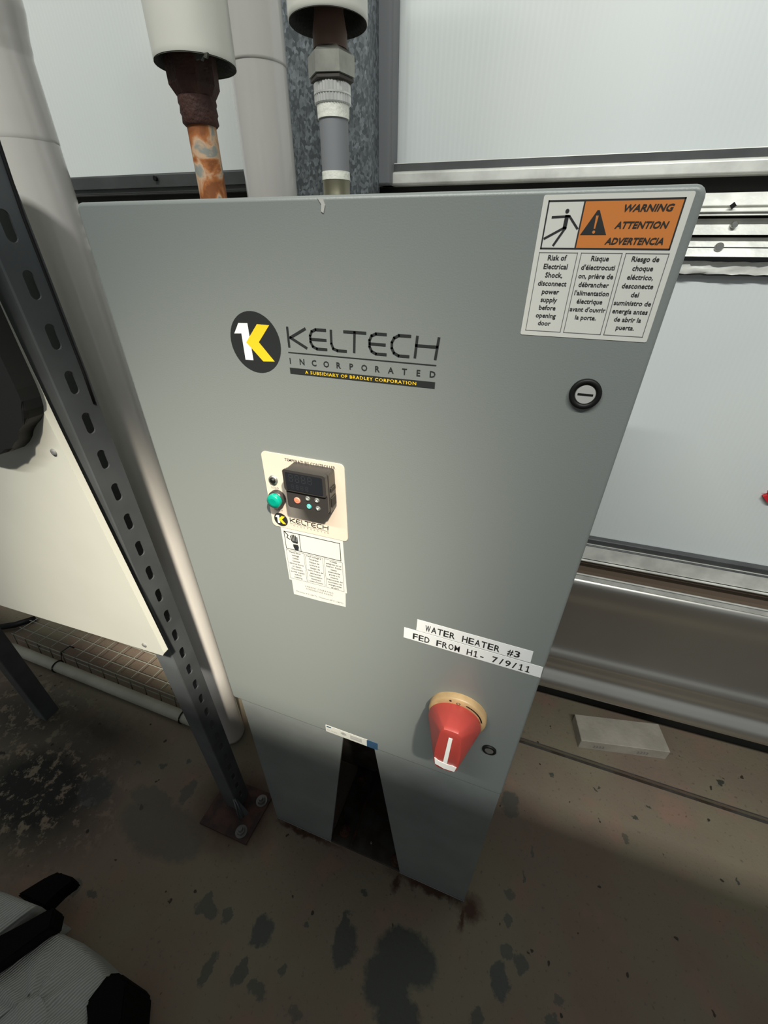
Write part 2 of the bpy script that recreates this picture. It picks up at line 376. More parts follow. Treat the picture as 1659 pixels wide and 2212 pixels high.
def thing(name, label, cat, loc=(0, 0, 0), group=None):
    o = bpy.data.objects.new(name, None); COL.objects.link(o); o.location = loc
    o['label'] = label; o['category'] = cat
    if group: o['group'] = group
    return o
def tag(o, label, cat, group=None):
    o['label'] = label; o['category'] = cat
    if group: o['group'] = group
    return o
def struct(o): o['kind'] = 'structure'; return o
def circ(cx, cz, r, n=40, rz=None): return [(cx + r * math.cos(2 * PI * i / n), cz + (rz or r) * math.sin(2 * PI * i / n)) for i in range(n)]
def rrect(x0, x1, z0, z1, r, n=5):
    out = []
    for (cx, cz, a0) in ((x1 - r, z1 - r, 0), (x0 + r, z1 - r, 90), (x0 + r, z0 + r, 180), (x1 - r, z0 + r, 270)):
        for i in range(n + 1):
            a = math.radians(a0 + 90 * i / n); out.append((cx + r * math.cos(a), cz + r * math.sin(a)))
    return out

# ------------------------------------------------------------------ floor and added shade plate
b = B(); b.box(-3.2, 3.2, -3.0, 0.412, -0.10, 0.0, 'floor'); struct(b.build('floor'))
b = B(); b.box(-3.2, 3.2, 0.412, 0.426, -0.10, -0.010, 'darksteel'); b.box(-3.2, 3.2, 0.426, 0.85, -0.10, 0.002, 'floor', 0.002); struct(b.build('trim_1'))
b = B(); b.box(-1.6, 2.2, -1.7, -0.62, 1.65, 1.68, 'aludark'); o = struct(b.build('shade_plate'))  # unseen plate added behind the camera to throw the foreground into shade

# ------------------------------------------------------------------ back wall (turned 2 degrees from the heater's front)
WM = Matrix.Translation((0.58, 0.5, 0)) @ Matrix.Rotation(math.radians(1.6), 4, 'Z') @ Matrix.Translation((-0.58, -0.5, 0))
def wallobj(bb, name, kind=True, label=None, cat=None, group=None, parent=None):
    o = bb.build(name, parent)
    if parent is None: o.matrix_world = WM
    if kind: struct(o)
    elif cat: tag(o, label, cat, group)
    return o
b = B(); b.box(0.118, 2.6, 0.515, 0.525, 1.300, 3.0, 'poly'); wallobj(b, 'window_1')
b = B(); b.box(-3.0, 0.02, 0.515, 0.525, 1.300, 3.0, 'poly'); wallobj(b, 'window_2')
b = B(); b.box(-3.0, 2.6, 0.512, 0.522, 0.668, 1.170, 'poly'); wallobj(b, 'window_3')
# dark backing behind the rails
b = B(); b.box(-3.0, 2.6, 0.528, 0.55, 0.20, 3.0, 'brown'); wallobj(b, 'wall_back')
# glazing bar above the heater, painted shadow line on top; left twin darkened for shade
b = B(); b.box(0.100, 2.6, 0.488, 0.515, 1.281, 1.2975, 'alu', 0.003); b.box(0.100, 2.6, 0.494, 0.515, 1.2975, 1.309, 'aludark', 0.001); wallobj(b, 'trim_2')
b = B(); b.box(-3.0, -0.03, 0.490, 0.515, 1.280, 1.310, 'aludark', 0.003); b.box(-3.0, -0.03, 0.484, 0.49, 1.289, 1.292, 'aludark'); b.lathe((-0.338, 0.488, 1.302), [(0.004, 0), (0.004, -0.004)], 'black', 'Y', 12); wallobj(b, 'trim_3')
b = B(); b.box(-3.0, 2.6, 0.512, 0.528, 1.263, 1.281, 'darkgap'); wallobj(b, 'trim_4')
# three lapped aluminium girt strips
b = B(); b.faces([(-3,0.486,1.237),(2.6,0.486,1.237),(2.6,0.5,1.263),(-3,0.5,1.263),(-3,.512,1.237),(2.6,.512,1.237),(2.6,.512,1.263),(-3,.512,1.263)],[(0,1,2,3),(0,4,5,1),(3,2,6,7)],'alu'); b.box(-3.0, 2.6, 0.488, 0.495, 1.2475, 1.2490, 'alu', 0.0005); b.box(-3.0, 2.6, 0.484, 0.492, 1.2405, 1.2420, 'alu', 0.0005)
b.prism([(0.601, 1.2475), (0.605, 1.2515), (0.609, 1.2475), (0.605, 1.2435)], 0.4835, 0.4855, 'black'); wallobj(b, 'trim_5')
b = B(); b.faces([(-3,0.49,1.215),(2.6,0.49,1.215),(2.6,0.5,1.234),(-3,0.5,1.234),(-3,.512,1.215),(2.6,.512,1.215),(2.6,.512,1.234),(-3,.512,1.234)],[(0,1,2,3),(0,4,5,1),(3,2,6,7)],'alu'); b.lathe((0.617, 0.490, 1.2265), [(0.0042, 0.004), (0.0042, -0.0005), (0.0030, -0.0015)], 'zinc', 'Y', 16); wallobj(b, 'trim_6')
b = B(); b.faces([(-3,0.488,1.189),(2.6,0.488,1.189),(2.6,0.5,1.212),(-3,0.5,1.212),(-3,.512,1.189),(2.6,.512,1.189),(2.6,.512,1.212),(-3,.512,1.212)],[(0,1,2,3),(0,4,5,1),(3,2,6,7)],'alu'); b.box(-3.0, 2.6, 0.4925, 0.497, 1.2000, 1.2008, 'aludark'); b.lathe((0.609, 0.490, 1.2005), [(0.0055, 0.004), (0.0055, 0), (0.0042, -0.0012)], 'zinc', 'Y', 16); wallobj(b, 'trim_7')
b = B()   # crinkled foil tape under the girt
nx = 260; prof = [1.167, 1.171, 1.175, 1.179, 1.183]
vs = []; 
for i in range(nx + 1):
    for z in prof: vs.append((-0.6 + 2.6 * i / nx, 0.500 + random.uniform(-0.0022, 0.0022), z + random.uniform(-0.0008, 0.0008)))
k = len(prof); b.faces(vs, [(i * k + j, i * k + j + 1, (i + 1) * k + j + 1, (i + 1) * k + j) for i in range(nx) for j in range(k - 1)], 'alu', True)
b.box(-3.0, 2.6, 0.503, 0.512, 1.165, 1.189, 'aludark'); wallobj(b, 'trim_8')
# lower rail: lip, channel with brown recess, lower lip
b = B(); b.box(-3.0, 2.6, 0.497, 0.512, 0.662, 0.674, 'aludark', 0.002)
b.box(-3.0, 2.6, 0.492, 0.512, 0.622, 0.661, 'alu', 0.003); b.tube([(-3.0, 0.490, 0.6215), (2.6, 0.490, 0.6215)], 0.0026, 'alu'); wallobj(b, 'trim_9')
b = B(); b.box(-3.0, 2.6, 0.512, 0.528, 0.575, 0.622, 'brown'); b.tube([(-3.0, 0.4875, 0.5835), (2.6, 0.4875, 0.5835)], 0.0022, 'alu'); b.box(-3.0, 2.6, 0.4875, 0.4905, 0.568, 0.582, 'alu', 0.001); b.box(-3.0, 2.6, 0.4905, 0.513, 0.570, 0.576, 'brown'); wallobj(b, 'trim_10')
# rolled aluminium skirt sheet
pr = [(0.500, 0.572), (0.486, 0.566), (0.482, 0.550), (0.486, 0.520), (0.494, 0.490), (0.498, 0.44), (0.499, 0.38), (0.496, 0.335), (0.489, 0.315), (0.486, 0.300), (0.490, 0.285), (0.497, 0.265), (0.497, 0.245), (0.488, 0.228), (0.480, 0.212), (0.478, 0.195), (0.483, 0.180), (0.500, 0.172), (0.515, 0.172)]
sm = []
for i in range(len(pr) - 1):
    p0 = pr[max(0, i - 1)]; p1 = pr[i]; p2 = pr[i + 1]; p3 = pr[min(len(pr) - 1, i + 2)]
    for t in (0, .25, .5, .75):
        sm.append(tuple(0.5 * ((2 * p1[k]) + (-p0[k] + p2[k]) * t + (2 * p0[k] - 5 * p1[k] + 4 * p2[k] - p3[k]) * t * t + (-p0[k] + 3 * p1[k] - 3 * p2[k] + p3[k]) * t ** 3) for k in (0, 1)))
sm.append(pr[-1])
b = B(); b.sheet(sm, -3.0, 2.6, 'skirt'); wallobj(b, 'baseboard_back')
b = B(); b.box(-3.0, 2.6, 0.600, 0.66, 0.0, 0.20, 'sill', 0.003); b.box(-3.0, 2.6, 0.516, 0.66, 0.200, 0.205, 'sill'); wallobj(b, 'trim_11')
# glazing profile beside the column
b = B(); b.box(0.094, 0.124, 0.478, 0.514, 1.281, 3.0, 'sleeve', 0.003); wallobj(b, 'trim_12')
# galvanised column
b = B(); b.box(-0.034, 0.1045, 0.420, 0.424, 0.0, 3.0, 'galv'); b.box(0.1005, 0.1045, 0.424, 0.468, 0.0, 3.0, 'galv'); b.box(-0.034, -0.030, 0.424, 0.468, 0.0, 3.0, 'galv')
tag(b.build('steel_column'), 'galvanised steel column with grey spangle behind the vertical pipes', 'column')
# small red clip on the lower glazing
b = B(); b.prism([(0.828, 0.822), (0.834, 0.828), (0.843, 0.824), (0.858, 0.826), (0.858, 0.812), (0.842, 0.810), (0.836, 0.814)], 0.505, 0.513, 'redclip'); b.tube([(0.834, 0.507, 0.826), (0.828, 0.503, 0.836), (0.838, 0.500, 0.838)], 0.0008, 'redclip', 6)
o = b.build('plastic_clip'); o.matrix_world = WM; tag(o, 'tiny bright red plastic clip on the glazing at the right edge', 'clip')

# ------------------------------------------------------------------ water heater
DT, DB, DW = 1.2279, 0.528, 0.464
heater = thing('water_heater', 'tall grey steel water heater cabinet with logo and red switch, on a splayed stand', 'water heater', (0.232, 0.12, 0))
b = B(); b.box(-0.001, 0.465, 0.018, 0.245, 0.532, 1.222, 'door', 0.004); b.build('cabinet_body', heater)
bd = B()
pts = rrect(0.0, DW, DB, DT, 0.006, 4)
bd.prism(pts, 0.0, 0.0165, 'door')
eds = [e for e in bd.bm.edges if all(abs(v.co.y) < 1e-6 for v in e.verts)]
r_ = bmesh.ops.bevel(bd.bm, geom=eds, offset=0.0030, segments=3, profile=0.5, affect='EDGES')
for f in r_['faces']: f.smooth = True
# dried white drip over the door's top edge
bd.prism([(0.2295, 1.2262), (0.2335, 1.2262), (0.2350, 1.222), (0.2335, 1.2175), (0.2318, 1.2185), (0.2322, 1.2225)], -0.0006, 0.0002, 'mid')
door = bd.build('door', heater)

def logo_circle(bb, cx, cz, r, y, sub=True):
    e = 0.00012
    bb.prism(circ(cx, cz, r, 48), y, y - e, 'ink')
    k = r / 0.0252
    one = [(-.0202, .0065), (-.0142, .0152), (-.0050, .0155), (-.0048, -.0148), (-.0130, -.0150), (-.0128, .0070)]
    kk = [(.0045, .0153), (.0165, .0151), (.0038, .0008), (.0172, -.0142), (.0056, -.0150), (-.0092, .0000)]
    bb.prism([(cx + x * k, cz + z * k) for x, z in one], y - e, y - 2 * e, 'white')
    bb.prism([(cx + x * k, cz + z * k) for x, z in kk], y - 2 * e, y - 3 * e, 'yellow')
def logo_letters(bb, x0, zb, k, y, w, m='ink'):
    e = 0.00015
    G = [[(0.0, .0148), (0, 0)], [(.0165, .0148), (.0020, .0072), (.0165, .0000)],
         [(.0350, .0148), (.0262, .0148), (.0226, .0132), (.0208, .0098), (.0208, .0050), (.0226, .0016), (.0262, 0), (.0350, 0)], [(.0208, .0072), (.0348, .0072)],
         [(.0400, .0148), (.0398, .0050), (.0412, .0012), (.0448, 0), (.0526, 0)],
         [(.0516, .0148), (.0698, .0148)], [(.0606, .0148), (.0598, 0)],
         [(.0868, .0148), (.0786, .0148), (.0750, .0132), (.0732, .0098), (.0732, .0050), (.0750, .0016), (.0786, 0), (.0868, 0)], [(.0732, .0072), (.0860, .0072)],
         [(.1064, .0148), (.0974, .0148), (.0936, .0128), (.0918, .0094), (.0918, .0052), (.0936, .0018), (.0974, 0), (.1056, 0)],
         [(.1120, .0148), (.1108, 0)], [(.1286, .0148), (.1270, 0)], [(.1112, .0085), (.1278, .0085)]]
    for g in G: bb.stroke([(x0 + x * k, zb + z * k) for x, z in g], w, y, y - e, m)

b = B(); y = -0.0002
logo_circle(b, 0.1603, 1.1268, 0.0252, y)
logo_letters(b, 0.1938, 1.1263, 1.0, y, 0.0020)
b.box(0.1922, 0.3219, y - 0.00015, y, 1.1211, 1.1218, 'ink')
for i, ch in enumerate('INCORPORATED'): b.text(ch, 0.1932 + i * (0.3195 - 0.1932) / 11, 1.1122, 0.0068, y - 0.0001, 'ink', bold=0.02)
b.box(0.1920, 0.3219, y - 0.00015, y, 1.1037, 1.1087, 'ink')
b.text('A SUBSIDIARY OF BRADLEY CORPORATION', 0.2568, 1.1049, 0.0037, y - 0.0004, 'yellow', width=0.0998, bold=0.012, spacing=1.15)
b.build('brand_logo', door, 'black and yellow printed company logo')

# warning label
b = B(); y = -0.0003
b.prism(rrect(0.3797, 0.4582, 1.1473, 1.2246, 0.001, 2), 0, y, 'label')
def frame(bb, x0, x1, z0, z1, w, y, m):
    for q in ((x0, x1, z1 - w, z1), (x0, x1, z0, z0 + w), (x0, x0 + w, z0, z1), (x1 - w, x1, z0, z1)): bb.box(q[0], q[1], y - 0.00012, y, q[2], q[3], m)
b.box(0.4031, 0.4546, y - 0.00005, y, 1.1974, 1.2220, 'orange')
frame(b, 0.3827, 0.4546, 1.1974, 1.2220, 0.0008, y - 0.00005, 'ink'); b.box(0.4027, 0.4035, y - 0.0002, y, 1.1974, 1.2220, 'ink')
for (c0, c1) in ((0.3826, 0.4054), (0.4072, 0.4303), (0.4320, 0.4551)): frame(b, c0, c1, 1.1501, 1.1958, 0.0004, y, 'greyink')
def col(bb, lines, cx, ztop, dz, size, m='ink', y=-0.0005, bold=0.01):
    for i, t in enumerate(lines): bb.text(t, cx, ztop - i * dz, size, y, m, bold=bold * 1.8)
col(b, ['Risk of', 'Electrical', 'Shock,', 'disconnect', 'power', 'supply', 'before', 'opening', 'door'], 0.3940, 1.1916, 0.00470, 0.0040)
col(b, ["Risque", "d'électrocuti", "on, prière de", "débrancher", "l'alimentation", "électrique", "avant d'ouvrir", "la porte."], 0.4187, 1.1916, 0.00470, 0.0038)
col(b, ["Riesgo de", "choque", "eléctrico,", "desconecte", "del", "suministro de", "energía antes", "de abrir la", "puerta."], 0.4435, 1.1916, 0.00470, 0.0038)
for t, z, x0 in (('WARNING', 1.2160, 0.4248), ('ATTENTION', 1.2080, 0.4222), ('ADVERTENCIA', 1.2002, 0.4190)):
    b.text(t, 0.4500, z, 0.0046, -0.0006, 'ink', width=0.4500 - x0, align='RIGHT', bold=0.026, shear=0.22)
b.prism([(0.4043, 1.2048), (0.4187, 1.2048), (0.4121, 1.2168), (0.4109, 1.2168)], -0.00035, -0.0005, 'ink')
b.prism([(0.4108, 1.2142), (0.4122, 1.2142), (0.4119, 1.2078), (0.4111, 1.2078)], -0.0005, -0.0006, 'orange'); b.prism(circ(0.4115, 1.2062, 0.0008, 12), -0.0005, -0.0006, 'orange')
b.prism(circ(0.3944, 1.2166, 0.0011, 16), -0.0004, -0.0005, 'ink')
for st, w in (([(0.3866, 1.2137), (0.3962, 1.2141)], 0.0011), ([(0.3962, 1.2141), (0.4020, 1.2080)], 0.0011), ([(0.3948, 1.2140), (0.3947, 1.2085)], 0.0022), ([(0.3944, 1.2084), (0.3842, 1.2030)], 0.0012), ([(0.3952, 1.2084), (0.3902, 1.1996)], 0.0013)):
    b.stroke(st, w, -0.0004, -0.0005, 'ink')
b.build('warning_label', door, 'white and orange electrical shock warning label')

# temperature controller plate
b = B(); b.prism(rrect(0.1470, 0.2396, 0.9313, 1.0230, 0.0050, 5), 0, -0.0008, 'cream'); y = -0.0009
b.text('TEMPERATURE CONTROLLER', 0.2022, 1.0165, 0.0042, y, 'ink', width=0.0560, bold=0.01)
b.text('LOAD', 0.1577, 0.9808, 0.0034, y, 'greyink', bold=0.01); b.text('READY', 0.1580, 0.9530, 0.0034, y, 'greyink', bold=0.01)
logo_circle(b, 0.1590, 0.9417, 0.0086, y)
logo_letters(b, 0.1710, 0.9412, 0.0462 / 0.1286, y, 0.0009)
b.box(0.1705, 0.2175, y - 0.0001, y, 0.9394, 0.9397, 'greyink')
for i, ch in enumerate('INCORPORATED'): b.text(ch, 0.1712 + i * (0.2168 - 0.1712) / 11, 0.9362, 0.0029, y, 'greyink')
b.build('control_plate', door, 'cream control plate with small logo')
b = B()
b.prism(rrect(0.1836, 0.2290, 0.9722, 1.0172, 0.0030, 4), -0.0008, -0.0140, 'bezel')
b.prism(rrect(0.1828, 0.2284, 0.9738, 1.0172, 0.0030, 4), -0.0140, -0.0178, 'bezel')
b.prism(rrect(0.1824, 0.2284, 0.9943, 1.0176, 0.0026, 4), -0.0178, -0.0198, 'bezel')
b.box(0.2287, 0.2300, -0.0120, -0.002, 0.9790, 0.9900, 'black', 0.0004); b.box(0.2287, 0.2300, -0.0120, -0.002, 0.9960, 1.0010, 'black', 0.0004)
ctl = b.build('temperature_controller', heater, 'black digital temperature controller')
b = B(); b.prism(rrect(0.1854, 0.2250, 0.9960, 1.0152, 0.0012, 3), -0.0198, -0.0202, 'screen'); b.build('display', ctl)
b = B()
for i in range(4):
    x = 0.1895 + i * 0.0068
    for (a, c) in (((0, 1), (1, 1)), ((0, .5), (1, .5)), ((0, 0), (1, 0)), ((0, 0), (0, .5)), ((0, .5), (0, 1)), ((1, 0), (1, .5)), ((1, .5), (1, 1))):
        b.stroke([(x + a[0] * .0038, 1.0060 + a[1] * .0074), (x + c[0] * .0038, 1.0060 + c[1] * .0074)], 0.0006, -0.0202, -0.02025, 'seg')
    x = 0.1910 + i * 0.0052
    for (a, c) in (((0, 1), (1, 1)), ((0, .5), (1, .5)), ((0, 0), (1, 0)), ((0, 0), (0, 1)), ((1, 0), (1, 1))):
        b.stroke([(x + a[0] * .0024, 0.9982 + a[1] * .0042), (x + c[0] * .0024, 0.9982 + c[1] * .0042)], 0.0004, -0.0202, -0.02025, 'seg')
b.build('display_digits', ctl)
for nm, x, z, m, mark in (('orange button', .1942, .9836, 'salmon', 'word'), ('grey mode button', .2065, .9882, 'greybtn', 'dot'), ('grey up button', .2166, .9882, 'greybtn', 'up'), ('teal button', .2070, .9792, 'teal', 'ring'), ('grey down button', .2170, .9790, 'greybtn', 'dn')):
    r = 0.0036 if m == 'salmon' else 0.0027
    b = B(); b.lathe((x, -0.0178, z), [(r, 0), (r, -0.0006), (r * .8, -0.0010)], m, 'Y', 24); y = -0.0189
    if mark == 'up': b.prism([(x - .0014, z - .0010), (x + .0014, z - .0010), (x, z + .0014)], y, y - .0001, 'white')
    if mark == 'dn': b.prism([(x - .0014, z + .0010), (x + .0014, z + .0010), (x, z - .0014)], y, y - .0001, 'white')
    if mark == 'dot': b.prism(rrect(x - .0014, x + .0014, z - .0006, z + .0006, .0005, 3), y, y - .0001, 'label')
    if mark == 'ring': b.stroke(circ(x, z, .0012, 12)[:11], .0004, y, y - .0001, 'white')
    if mark == 'word': b.box(x - .0016, x + .0016, y - .0001, y, z - .0003, z + .0003, 'orange')
    b.build('button', ctl, nm)
b = B(); b.lathe((0.1600, -0.0008, 0.9708), [(0.0094, 0), (0.0094, -0.0050), (0.0086, -0.0058)], 'bezel', 'Y', 36); b.lathe((0.1600, -0.0055, 0.9708), [(0.0080, 0), (0.0080, -0.0050), (0.0074, -0.0062), (0.0040, -0.0068)], 'green', 'Y', 36); b.build('ready_lamp', door, 'round green ready lamp')
b = B(); b.lathe((0.1572, -0.0008, 0.9914), [(0.0054, 0), (0.0050, -0.0016), (0.0034, -0.0018)], 'zinc', 'Y', 28, cap=False); b.lathe((0.1572, -0.0008, 0.9914), [(0.0036, 0), (0.0034, -0.0024), (0.0018, -0.0036)], 'black', 'Y', 20); b.build('load_lamp', door, 'small dark load lamp in metal rim')

# stickers under the plate
b = B(); b.prism([(0.1565, 0.9313), (0.2332, 0.9313), (0.2346, 0.8538), (0.1575, 0.8522)], 0, -0.0004, 'label'); y = -0.0005
frame(b, 0.1598, 0.2300, 0.9015, 0.9266, 0.0007, y, 'ink'); b.box(0.1792, 0.1798, y - .0001, y, 0.9015, 0.9266, 'ink')
for c0, c1 in ((.1594, .1826), (.1838, .2068), (.2086, .2314)): frame(b, c0, c1, 0.8556, 0.8998, 0.0003, y, 'greyink')
for i, (dx, l) in enumerate(((-.0034, .0062), (-.0016, .0078), (.0002, .0082), (.0020, .0076), (.0038, .0060))):
    b.stroke([(0.1722 + dx, 0.9150), (0.1720 + dx * 1.1, 0.9150 + l)], 0.0013, y, y - .0002, 'ink')
b.prism([(0.1682, 0.9145), (0.1770, 0.9145), (0.1760, 0.9120), (0.1700, 0.9125)], y, y - .0002, 'ink')
b.prism([(0.1700, 0.9100), (0.1762, 0.9105), (0.1772, 0.9075), (0.1762, 0.9025), (0.1716, 0.9025), (0.1700, 0.9070)], y, y - .0002, 'ink')
b.stroke([(0.1604, 0.9260), (0.1650, 0.9215), (0.1630, 0.9180), (0.1668, 0.9160)], 0.0010, y, y - .0002, 'ink')
col(b, ['Hazardous', 'voltage', 'inside.', 'Causes', 'serious burns', 'or death.', 'Disconnect', 'power supply', 'before', 'opening.'], .1710, .8966, .00425, .0034, 'greyink', -0.0007)
col(b, ['Haut voltage à', "l'intérieur.", 'Risque de', 'brûlure et', 'danger de', 'mort. Prière de', 'débrancher', "l'alimentation", 'électrique', "avant d'ouvrir."], .1953, .8966, .00425, .0032, 'greyink', -0.0007)
col(b, ['Voltaje', 'peligroso en el', 'interior. Puede', 'causar', 'quemaduras', 'graves o la', 'muerte.', 'Desconecte del', 'suministro de', 'energía antes', 'de abrir.'], .2200, .8966, .0040, .0032, 'greyink', -0.0007)
b.build('hazard_label', door, 'small white hazardous voltage label with hand symbol')
b = B(); b.prism([(0.1607, 0.8526), (0.2328, 0.8540), (0.2324, 0.8420), (0.2318, 0.8300), (0.2300, 0.8304), (0.1960, 0.8288), (0.1650, 0.8287), (0.1607, 0.8284)], 0, -0.0003, 'label')
b.text('AMBIENT OPERATING', .1975, .8468, .0036, -.0005, 'greyink', width=.038, spacing=1.2); b.text('TEMPERATURE RANGE', .1975, .8428, .0036, -.0005, 'greyink', width=.036, spacing=1.2)
b.text('Minimum 4°C (40°F) - Maximum 60°C (140°F)', .1970, .8345, .0030, -.0005, 'greyink', width=.064); b.build('range_label', door, 'plain white typed label with ragged lower edge')

# typed tape strips
for nm, p, t, tx0, tx1, tz in (('upper typed tape strip', [(0.3214, 0.8420), (0.4482, 0.8402), (0.4486, 0.8222), (0.3209, 0.8240)], 'WATER HEATER #3', .3310, .4370, .8272), ('lower typed tape strip', [(0.3064, 0.8232), (0.4621, 0.8205), (0.4626, 0.8030), (0.3061, 0.8060)], 'FED FROM H1- 7/9/11', .3170, .4515, .8084)):
    b = B(); b.prism(p, 0, -0.0004 if 'lower' in nm else -0.0003, 'tape'); n = len(t)
    for i, ch in enumerate(t):
        xc, zc = tx0 + (i + .5) * (tx1 - tx0) / n, tz - 0.0022 * i / n
        if ch == '1':
            b.stroke([(xc, zc + .0001), (xc, zc + .0094)], .0013, -.0005, -.0006, 'ink'); b.stroke([(xc, zc + .0094), (xc - .0019, zc + .0078)], .0012, -.0005, -.0006, 'ink'); b.stroke([(xc - .0019, zc + .0005), (xc + .0019, zc + .0005)], .0012, -.0005, -.0006, 'ink')
        elif ch != ' ': b.text(ch, xc, zc, 0.0138, -0.0006, 'ink', bold=0.016, width=None if ch in '-/' else 0.0060)
    b.build('tape_label', door, nm)
# rating sticker at the door's bottom edge
b = B(); b.prism(rrect(0.1824, 0.2726, 0.5285, 0.5475, 0.0015, 3), 0, -0.0003, 'label'); b.prism(rrect(0.2545, 0.2727, 0.5284, 0.5476, 0.0015, 3), 0, -0.0005, 'blue')
b.box(.1845, .1925, -.0004, -.0003, .5425, .5455, 'blue'); b.text('ETL LISTED', .194, .5340, .0024, -.0005, 'greyink', width=.018)
b.prism(circ(.2145, .5400, .0046, 24), -.0003, -.00045, 'mid'); b.text('c ETL us', .2145, .5390, .0034, -.0006, 'ink', width=.0105); b.box(.226, .246, -.0004, -.0003, .533, .5435, 'mid'); b.text('LISTED', .236, .5375, .0040, -.0006, 'label', width=.014)
b.build('rating_sticker', door, 'white and blue rating sticker')
# quarter-turn locks
def lock(x, z, r, slot):
    b = B(); b.lathe((x, 0, z), [(r, 0), (r, -0.0022), (r * .92, -0.0030), (r * .68, -0.0030), (r * .66, -0.0012)], 'black', 'Y', 40, cap=False)
    b.lathe((x, 0, z), [(r * .66, 0), (r * .66, -0.0020), (r * .60, -0.0026)], 'chrome' if slot else 'zinc', 'Y', 36)
    if slot: b.box(x - r * .48, x + r * .48, -0.0029, -0.0025, z - r * .07, z + r * .07, 'black', 0.0001)
    b.build('quarter_turn_lock', door, 'black-rimmed metal quarter-turn lock')
lock(0.4307, 1.1112, 0.0106, True); lock(0.4317, 0.6346, 0.0092, False)

# disconnect switch: tan ring, red handle
sw = B(); sw.lathe((0.3830, 0, 0.6960), [(0.0368, 0), (0.0368, -0.0075), (0.0350, -0.0098), (0.0250, -0.0098)], 'tan', 'Y', 64)
cx, cz, rr, y = 0.3830, 0.6960, 0.0350, -0.0100
sw.prism(circ(cx - .0105, cz + .0312, .0016, 14), y, y - .0002, 'ink')
sw.text('O', cx - 0.0005, cz + .0278, .0066, y - .0003, 'ink', bold=.01)
sw.stroke([(cx + .0338 * math.cos(math.radians(a)) * .93, cz + .0338 * math.sin(math.radians(a)) * .93) for a in range(72, 9, -6)], .0018, y, y - .0002, 'ink')
sw_o = sw.build('disconnect_switch', heater, 'tan escutcheon ring of the switch')
b = B(); n = 64; ring = []
c0 = (0.3812, 0.6900); L1 = []
def stad(a):      # rounded grip outline around centre
    d = (math.cos(a), math.sin(a)); 
    # superellipse, slightly wider at the tip
    hx = 0.0150 + (0.0012 if d[1] < 0 else -0.0008); hz = 0.0445
    k = (abs(d[0] / hx) ** 5 + abs(d[1] / hz) ** 5) ** (-1 / 5)
    return d[0] * k, d[1] * k
rows_ = [(0.0332, 0.0, -0.0098), (0.0335, 0.0, -0.0130), (0.0326, 0.05, -0.0152), (0, 0.34, -0.0250), (0, 0.66, -0.0360), (0, 0.96, -0.0475), (0, 0.93, -0.0505), (0, 0.80, -0.0515)]
for r, yy in ((0.0332, -0.0098), (0.0336, -0.0130), (0.0328, -0.0155)):
    for i in range(n): b.bm.verts.new((c0[0] + r * math.cos(2 * PI * i / n), yy, c0[1] + r * math.sin(2 * PI * i / n)))
for k, yy in ((1.0, -0.0470), (0.985, -0.0495), (0.94, -0.0512), (0.90, -0.0515)):
    for i in range(n):
        sx, sz = stad(2 * PI * i / n); b.bm.verts.new((c0[0] + sx * k, yy, c0[1] + sz * (1 - (1 - k) * .4)))
b.mi('red'); hull = bmesh.ops.convex_hull(b.bm, input=list(b.bm.verts))
for e_ in b.bm.edges: e_.smooth = len(e_.link_faces) < 2 or e_.calc_face_angle(0) < 0.5
for f in b.bm.faces: f.smooth = True
b.build('switch_handle', sw_o, 'red rotary handle')
b = B(); b.prism([(.3798, .7200), (.3842, .7200), (.3828, .6640), (.3778, .6640)], -.0515, -.0521, 'white'); b.prism([(.3668, .6680), (.3720, .6640), (.3778, .6628), (.3828, .6620), (.3900, .6632), (.3948, .6620), (.3930, .6510), (.3800, .6500), (.3685, .6545)], -.0515, -.0521, 'white'); b.build('handle_mark', sw_o, 'white on mark of the red handle')

# stand: splayed front sheets, side sheets, base plate
def leg(pts, name='leg'):
    b = B(); b.prism(pts, 0.0165, 0.0205, 'legpaint'); zc = min(p[1] for p in pts)
    return b
b = leg([(-0.001, 0.0), (0.146, 0.0), (0.2075, 0.53), (-0.001, 0.53)]); b.box(-0.001, 0.002, 0.0205, 0.235, 0, 0.53, 'legpaint'); b.box(-0.001, 0.147, 0.0150, 0.0210, -0.001, 0.003, 'darkrust', 0.001)
b.build('leg', heater)
b = leg([(0.3195, 0.0), (0.4655, 0.0), (0.4655, 0.53), (0.2565, 0.53)]); b.box(0.4625, 0.4655, 0.0205, 0.235, 0, 0.53, 'legpaint'); b.box(0.3185, 0.4660, 0.0150, 0.0210, -0.001, 0.003, 'darkrust', 0.001)
b.build('leg', heater)
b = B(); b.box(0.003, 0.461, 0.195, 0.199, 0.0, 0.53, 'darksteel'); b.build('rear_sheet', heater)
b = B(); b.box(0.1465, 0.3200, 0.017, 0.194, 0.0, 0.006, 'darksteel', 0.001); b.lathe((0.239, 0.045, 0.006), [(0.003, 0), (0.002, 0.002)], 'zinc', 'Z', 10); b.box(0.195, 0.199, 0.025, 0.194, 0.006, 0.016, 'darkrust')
bp_ = b.build('base_plate', heater)
for (x, yv) in ((0.166, 0.165), (0.170, 0.046), (0.306, 0.034)):
    b = B(); b.lathe((x, yv, 0.006), [(0.013, 0), (0.013, 0.002)], 'rust', 'Z', 20); b.lathe((x, yv, 0.008), [(0.009, 0), (0.009, 0.008), (0.005, 0.009), (0.005, 0.018)], 'darkrust', 'Z', 6, smooth=False); b.build('anchor_bolt', bp_)

